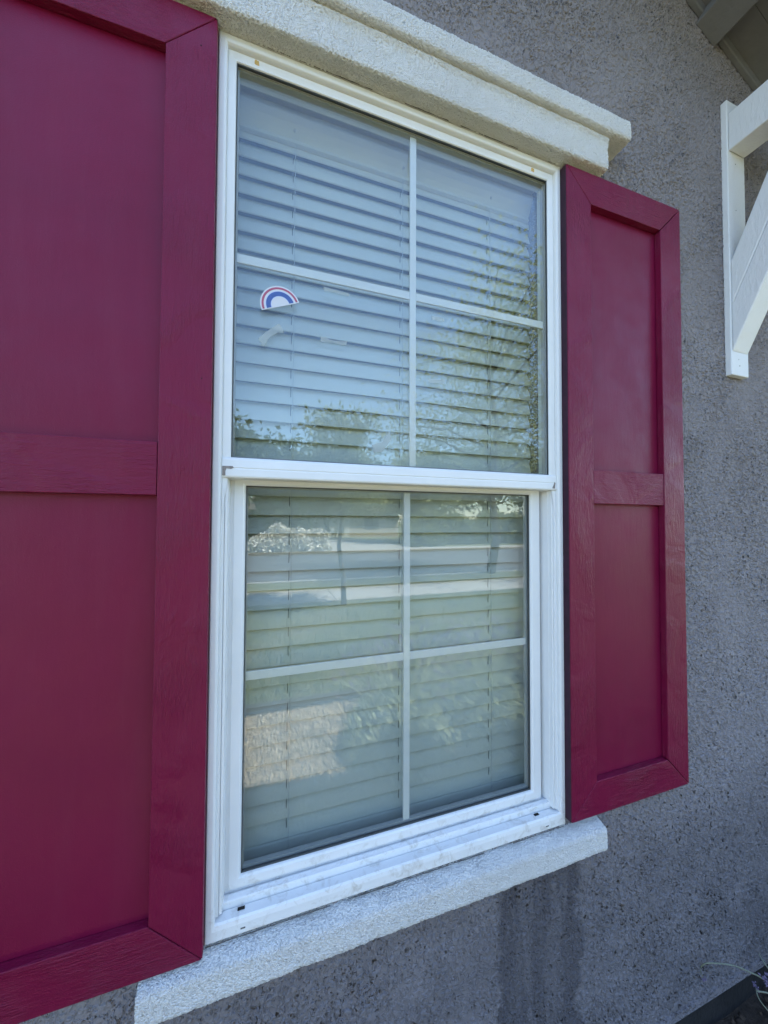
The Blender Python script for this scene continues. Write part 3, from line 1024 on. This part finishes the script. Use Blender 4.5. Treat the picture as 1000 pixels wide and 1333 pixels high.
def lavender(x, y, r, h, nst, nleaf, label, seed, lean=(0, 0)):
    t = thing('lavender_plant', label, 'plant', 'lavender along the house wall')
    R = random.Random(seed)
    st, bl = Bag(), Bag()
    for k in range(nst):
        a = R.uniform(0, 6.283); q = R.random() ** .6
        bx, by = x + .35 * r * q * math.cos(a), y + .35 * r * q * math.sin(a)
        L = h * R.uniform(.75, 1.1)
        ex, ey = x + r * 1.25 * q * math.cos(a) + lean[0], y + r * 1.25 * q * math.sin(a) + lean[1]
        if ey > -.03: ey = -.03 - R.random() * .05
        ez = L * (1 - .25 * q * q)
        p0, p3 = Vector((bx, by, 0)), Vector((ex, ey, ez))
        p1 = p0 + Vector((0, 0, L * .55)); 
        pts = [p0 * (1 - s) ** 2 + p1 * 2 * s * (1 - s) + p3 * s * s for s in np.linspace(0, 1, 6)]
        st.add(tube_data(pts, [.0022, .0021, .0020, .0019, .0018, .0016], 4))
        d = (pts[-1] - pts[-2]).normalized(); bln = R.uniform(.03, .055)
        bl.add(tube_data([pts[-1] - d * .004, pts[-1] + d * bln * .3, pts[-1] + d * bln * .5, pts[-1] + d * bln * .75, pts[-1] + d * bln], [.002, .0062, .0052, .0058, .0015], 6))
    tag(st.obj('stems', 'lav_stem', t), kind='stuff'); tag(bl.obj('flower_spikes', 'lav_bloom', t), kind='stuff')
    def cen(r_, n):
        q = r_.normal(size=(n, 3)); q /= np.linalg.norm(q, axis=1)[:, None]
        q *= r_.uniform(.2, 1.0, n)[:, None]; q[:, 2] = np.abs(q[:, 2])
        c = q * np.array([r, r, h * .62]) + np.array([x, y, 0])
        return c[c[:, 1] < -.025]
    V, F = leaf_cards(nleaf, cen, .019, seed, 3.6)
    tag(np_obj('foliage', V, F, 'lav_leaf', t), kind='stuff')
    return t


lavender(.98, -1.66, .42, .70, 150, 9000, 'lavender bush in the bed mirrored low in the middle of the glass', 51)
lavender(1.75, -1.65, .42, .72, 140, 9000, 'lavender bush in the bed mirrored low at the right of the glass', 52)
lavender(2.6, -1.6, .42, .70, 120, 7000, 'lavender bush in the bed farthest right', 53)
lavender(1.35, -2.1, .42, .70, 140, 8000, 'lavender bush in the second row, mirrored behind the first', 57)
lavender(2.2, -2.15, .42, .70, 140, 8000, 'lavender bush in the second row, mirrored at the right edge', 58)
lavender(2.05, -.42, .36, .52, 70, 7000, 'lavender bush against the wall, just past the right edge', 54)
lavender(1.80, -.66, .45, .98, 110, 15000, 'added tall lavender bush out of view by the wall, blocking sky light', 55)  # unseen bush, added to keep sky light off the lower-right wall
lavender(2.6, -.75, .45, 1.0, 100, 15000, 'added tall lavender bush out of view near the house corner, shading the wall', 56)  # second unseen bush, put in to darken the foot of the wall
# the sprig that leans into the picture at the lower right
spr = thing('lavender_sprig', 'arching lavender sprig with purple heads at the lower right', 'plant')
def w3(u, v, p):
    a, b = px2(u, v, p); return W(a, p, b)
def sprig(px, p, r, head_r):
    pts = [w3(u, v, q) for (u, v), q in zip(px, np.linspace(p[0], p[1], len(px)))]
    fine = []
    for i in range(len(pts) - 1):
        a = pts[max(i - 1, 0)]; b = pts[i]; c = pts[i + 1]; d = pts[min(i + 2, len(pts) - 1)]
        for s in np.linspace(0, 1, 6)[:-1]:
            fine.append(.5 * ((2 * b) + (c - a) * s + (2 * a - 5 * b + 4 * c - d) * s * s + (3 * b - a - 3 * c + d) * s ** 3))
    fine.append(pts[-1])
    vs, fs = tube_data(fine, r, 6)
    mesh_obj('stem', vs, fs, 'sprig_stem', spr, True)
    if head_r:
        e = fine[0]; d = (fine[0] - fine[1]).normalized(); b = Bag()
        R = random.Random(int(px[0][0]))
        for k in range(26):
            c = e + d * R.uniform(-.4, 1.1) * head_r + Vector((R.gauss(0, 1), R.gauss(0, 1), R.gauss(0, 1))) * head_r * .42
            ax = (c - e + d * head_r * .3).normalized()
            b.add(tube_data([c - ax * head_r * .25, c, c + ax * head_r * .35], [head_r * .10, head_r * .2, head_r * .03], 5))
        b.obj('flower_head', 'lav_bloom', spr)
sprig([(912, 1259), (919, 1254), (934, 1254), (955, 1257), (975, 1265), (994, 1275), (1030, 1305)], (.16, .24), .0016, 0)
sprig([(917, 1274), (913, 1268), (912, 1261)], (.155, .16), .0007, .006)
sprig([(1000, 1278), (1014, 1296), (1030, 1330)], (.24, .26), .0016, .011)
sprig([(984, 1286), (988, 1300), (1002, 1318), (1025, 1342)], (.20, .24), .0012, .007)
sprig([(988, 1242), (994, 1252), (1004, 1266), (1022, 1290)], (.20, .24), .0015, 0)
sprig([(985, 1290), (1010, 1296), (1030, 1315)], (.26, .27), .0015, 0)

# mulch chips near the wall and pebbles of the gravel strip
def scatter(name, n, x0, x1, y0, y1, s0, s1, mat, seed, zf=0., flat=.5):
    r = np.random.default_rng(seed)
    base = np.array([(1, 0, 0), (-1, 0, 0), (0, 1, 0), (0, -1, 0), (0, 0, 1), (0, 0, -1)], float)
    tri = np.array([(0, 2, 4), (2, 1, 4), (1, 3, 4), (3, 0, 4), (2, 0, 5), (1, 2, 5), (3, 1, 5), (0, 3, 5)])
    sc = r.uniform(s0, s1, (n, 1)) * np.stack([r.uniform(.8, 1.8, n), r.uniform(.5, 1, n), r.uniform(.35, .8, n) * flat * 2], 1)
    a = r.uniform(0, 6.283, n); tl = r.normal(0, .35, n)
    V = base[None] * sc[:, None] * r.uniform(.75, 1.2, (n, 6, 1))
    x = V[..., 0] * np.cos(tl)[:, None] - V[..., 2] * np.sin(tl)[:, None]; z = V[..., 0] * np.sin(tl)[:, None] + V[..., 2] * np.cos(tl)[:, None]
    V[..., 0], V[..., 2] = x, z
    x = V[..., 0] * np.cos(a)[:, None] - V[..., 1] * np.sin(a)[:, None]; y = V[..., 0] * np.sin(a)[:, None] + V[..., 1] * np.cos(a)[:, None]
    V[..., 0], V[..., 1] = x, y
    V += np.stack([r.uniform(x0, x1, n), r.uniform(y0, y1, n), np.full(n, zf) + r.uniform(0, s1 * .5, n)], 1)[:, None]
    F = (tri[None] + 6 * np.arange(n)[:, None, None]).reshape(-1, 3)
    o = np_obj(name, V.reshape(-1, 3), F, mat, None)
    return o
tag(scatter('mulch', 9000, -.8, 3.2, -1.4, -.0, .006, .018, 'chip', 61, .01), 'dark bark mulch at the foot of the wall', 'mulch', kind='stuff')
tag(scatter('gravel', 11000, -2.4, .85, -2.44, -1.3, .005, .016, 'stone', 62, -.008), 'tan gravel strip in the sun beyond the bed', 'gravel', kind='stuff')
# lawn blades
r = np.random.default_rng(63)
n = 42000
bxy = np.stack([r.uniform(-2.5, 7.5, n), -2.62 - 4 * r.random(n) ** 1.4], 1)
hh = r.uniform(.03, .075, n); an = r.uniform(0, 6.283, n); ln = r.normal(0, .35, (n, 2)) * hh[:, None]
dx = np.stack([np.cos(an), np.sin(an)], 1) * .004
V = np.zeros((n, 3, 3)); V[:, 0, :2] = bxy - dx; V[:, 1, :2] = bxy + dx; V[:, 2, :2] = bxy + ln; V[:, 2, 2] = hh; V[:, :2, 2] = -.01
tag(np_obj('grass', V.reshape(-1, 3), np.arange(3 * n).reshape(-1, 3), 'blade', None), 'short lawn grass mirrored in the lower glass', 'grass', kind='stuff')

# a low house across the road, mirrored between the trees
fh = thing('far_house', 'cream single-storey house across the road, mirrored faintly between trees', 'house')
def wbox(name, x0, x1, y0, y1, z0, z1, mat, parent):
    vs = [(x, y, z) for z in (z0, z1) for y in (y0, y1) for x in (x0, x1)]
    return mesh_obj(name, vs, [(0, 2, 3, 1), (4, 5, 7, 6), (0, 1, 5, 4), (2, 6, 7, 3), (0, 4, 6, 2), (1, 3, 7, 5)], mat, parent)
wbox('wall', -2, 14, -44, -36, -.1, 2.8, 'house_far', fh)
mesh_obj('roof', [(-2.5, -35.5, 2.75), (14.5, -35.5, 2.75), (14.5, -44.5, 2.75), (-2.5, -44.5, 2.75), (-.5, -40, 4.8), (12.5, -40, 4.8)],
         [(0, 1, 5, 4), (2, 3, 4, 5), (1, 2, 5), (3, 0, 4), (3, 2, 1, 0)], 'roof', fh)
wbox('garage_door', 4.2, 8.6, -36.0, -35.96, -.05, 2.2, 'vinyl_in', fh)
for wx in (-.5, 10.2):
    wbox('window', wx, wx + 1.6, -36.0, -35.96, .9, 2.1, 'gasket', fh)
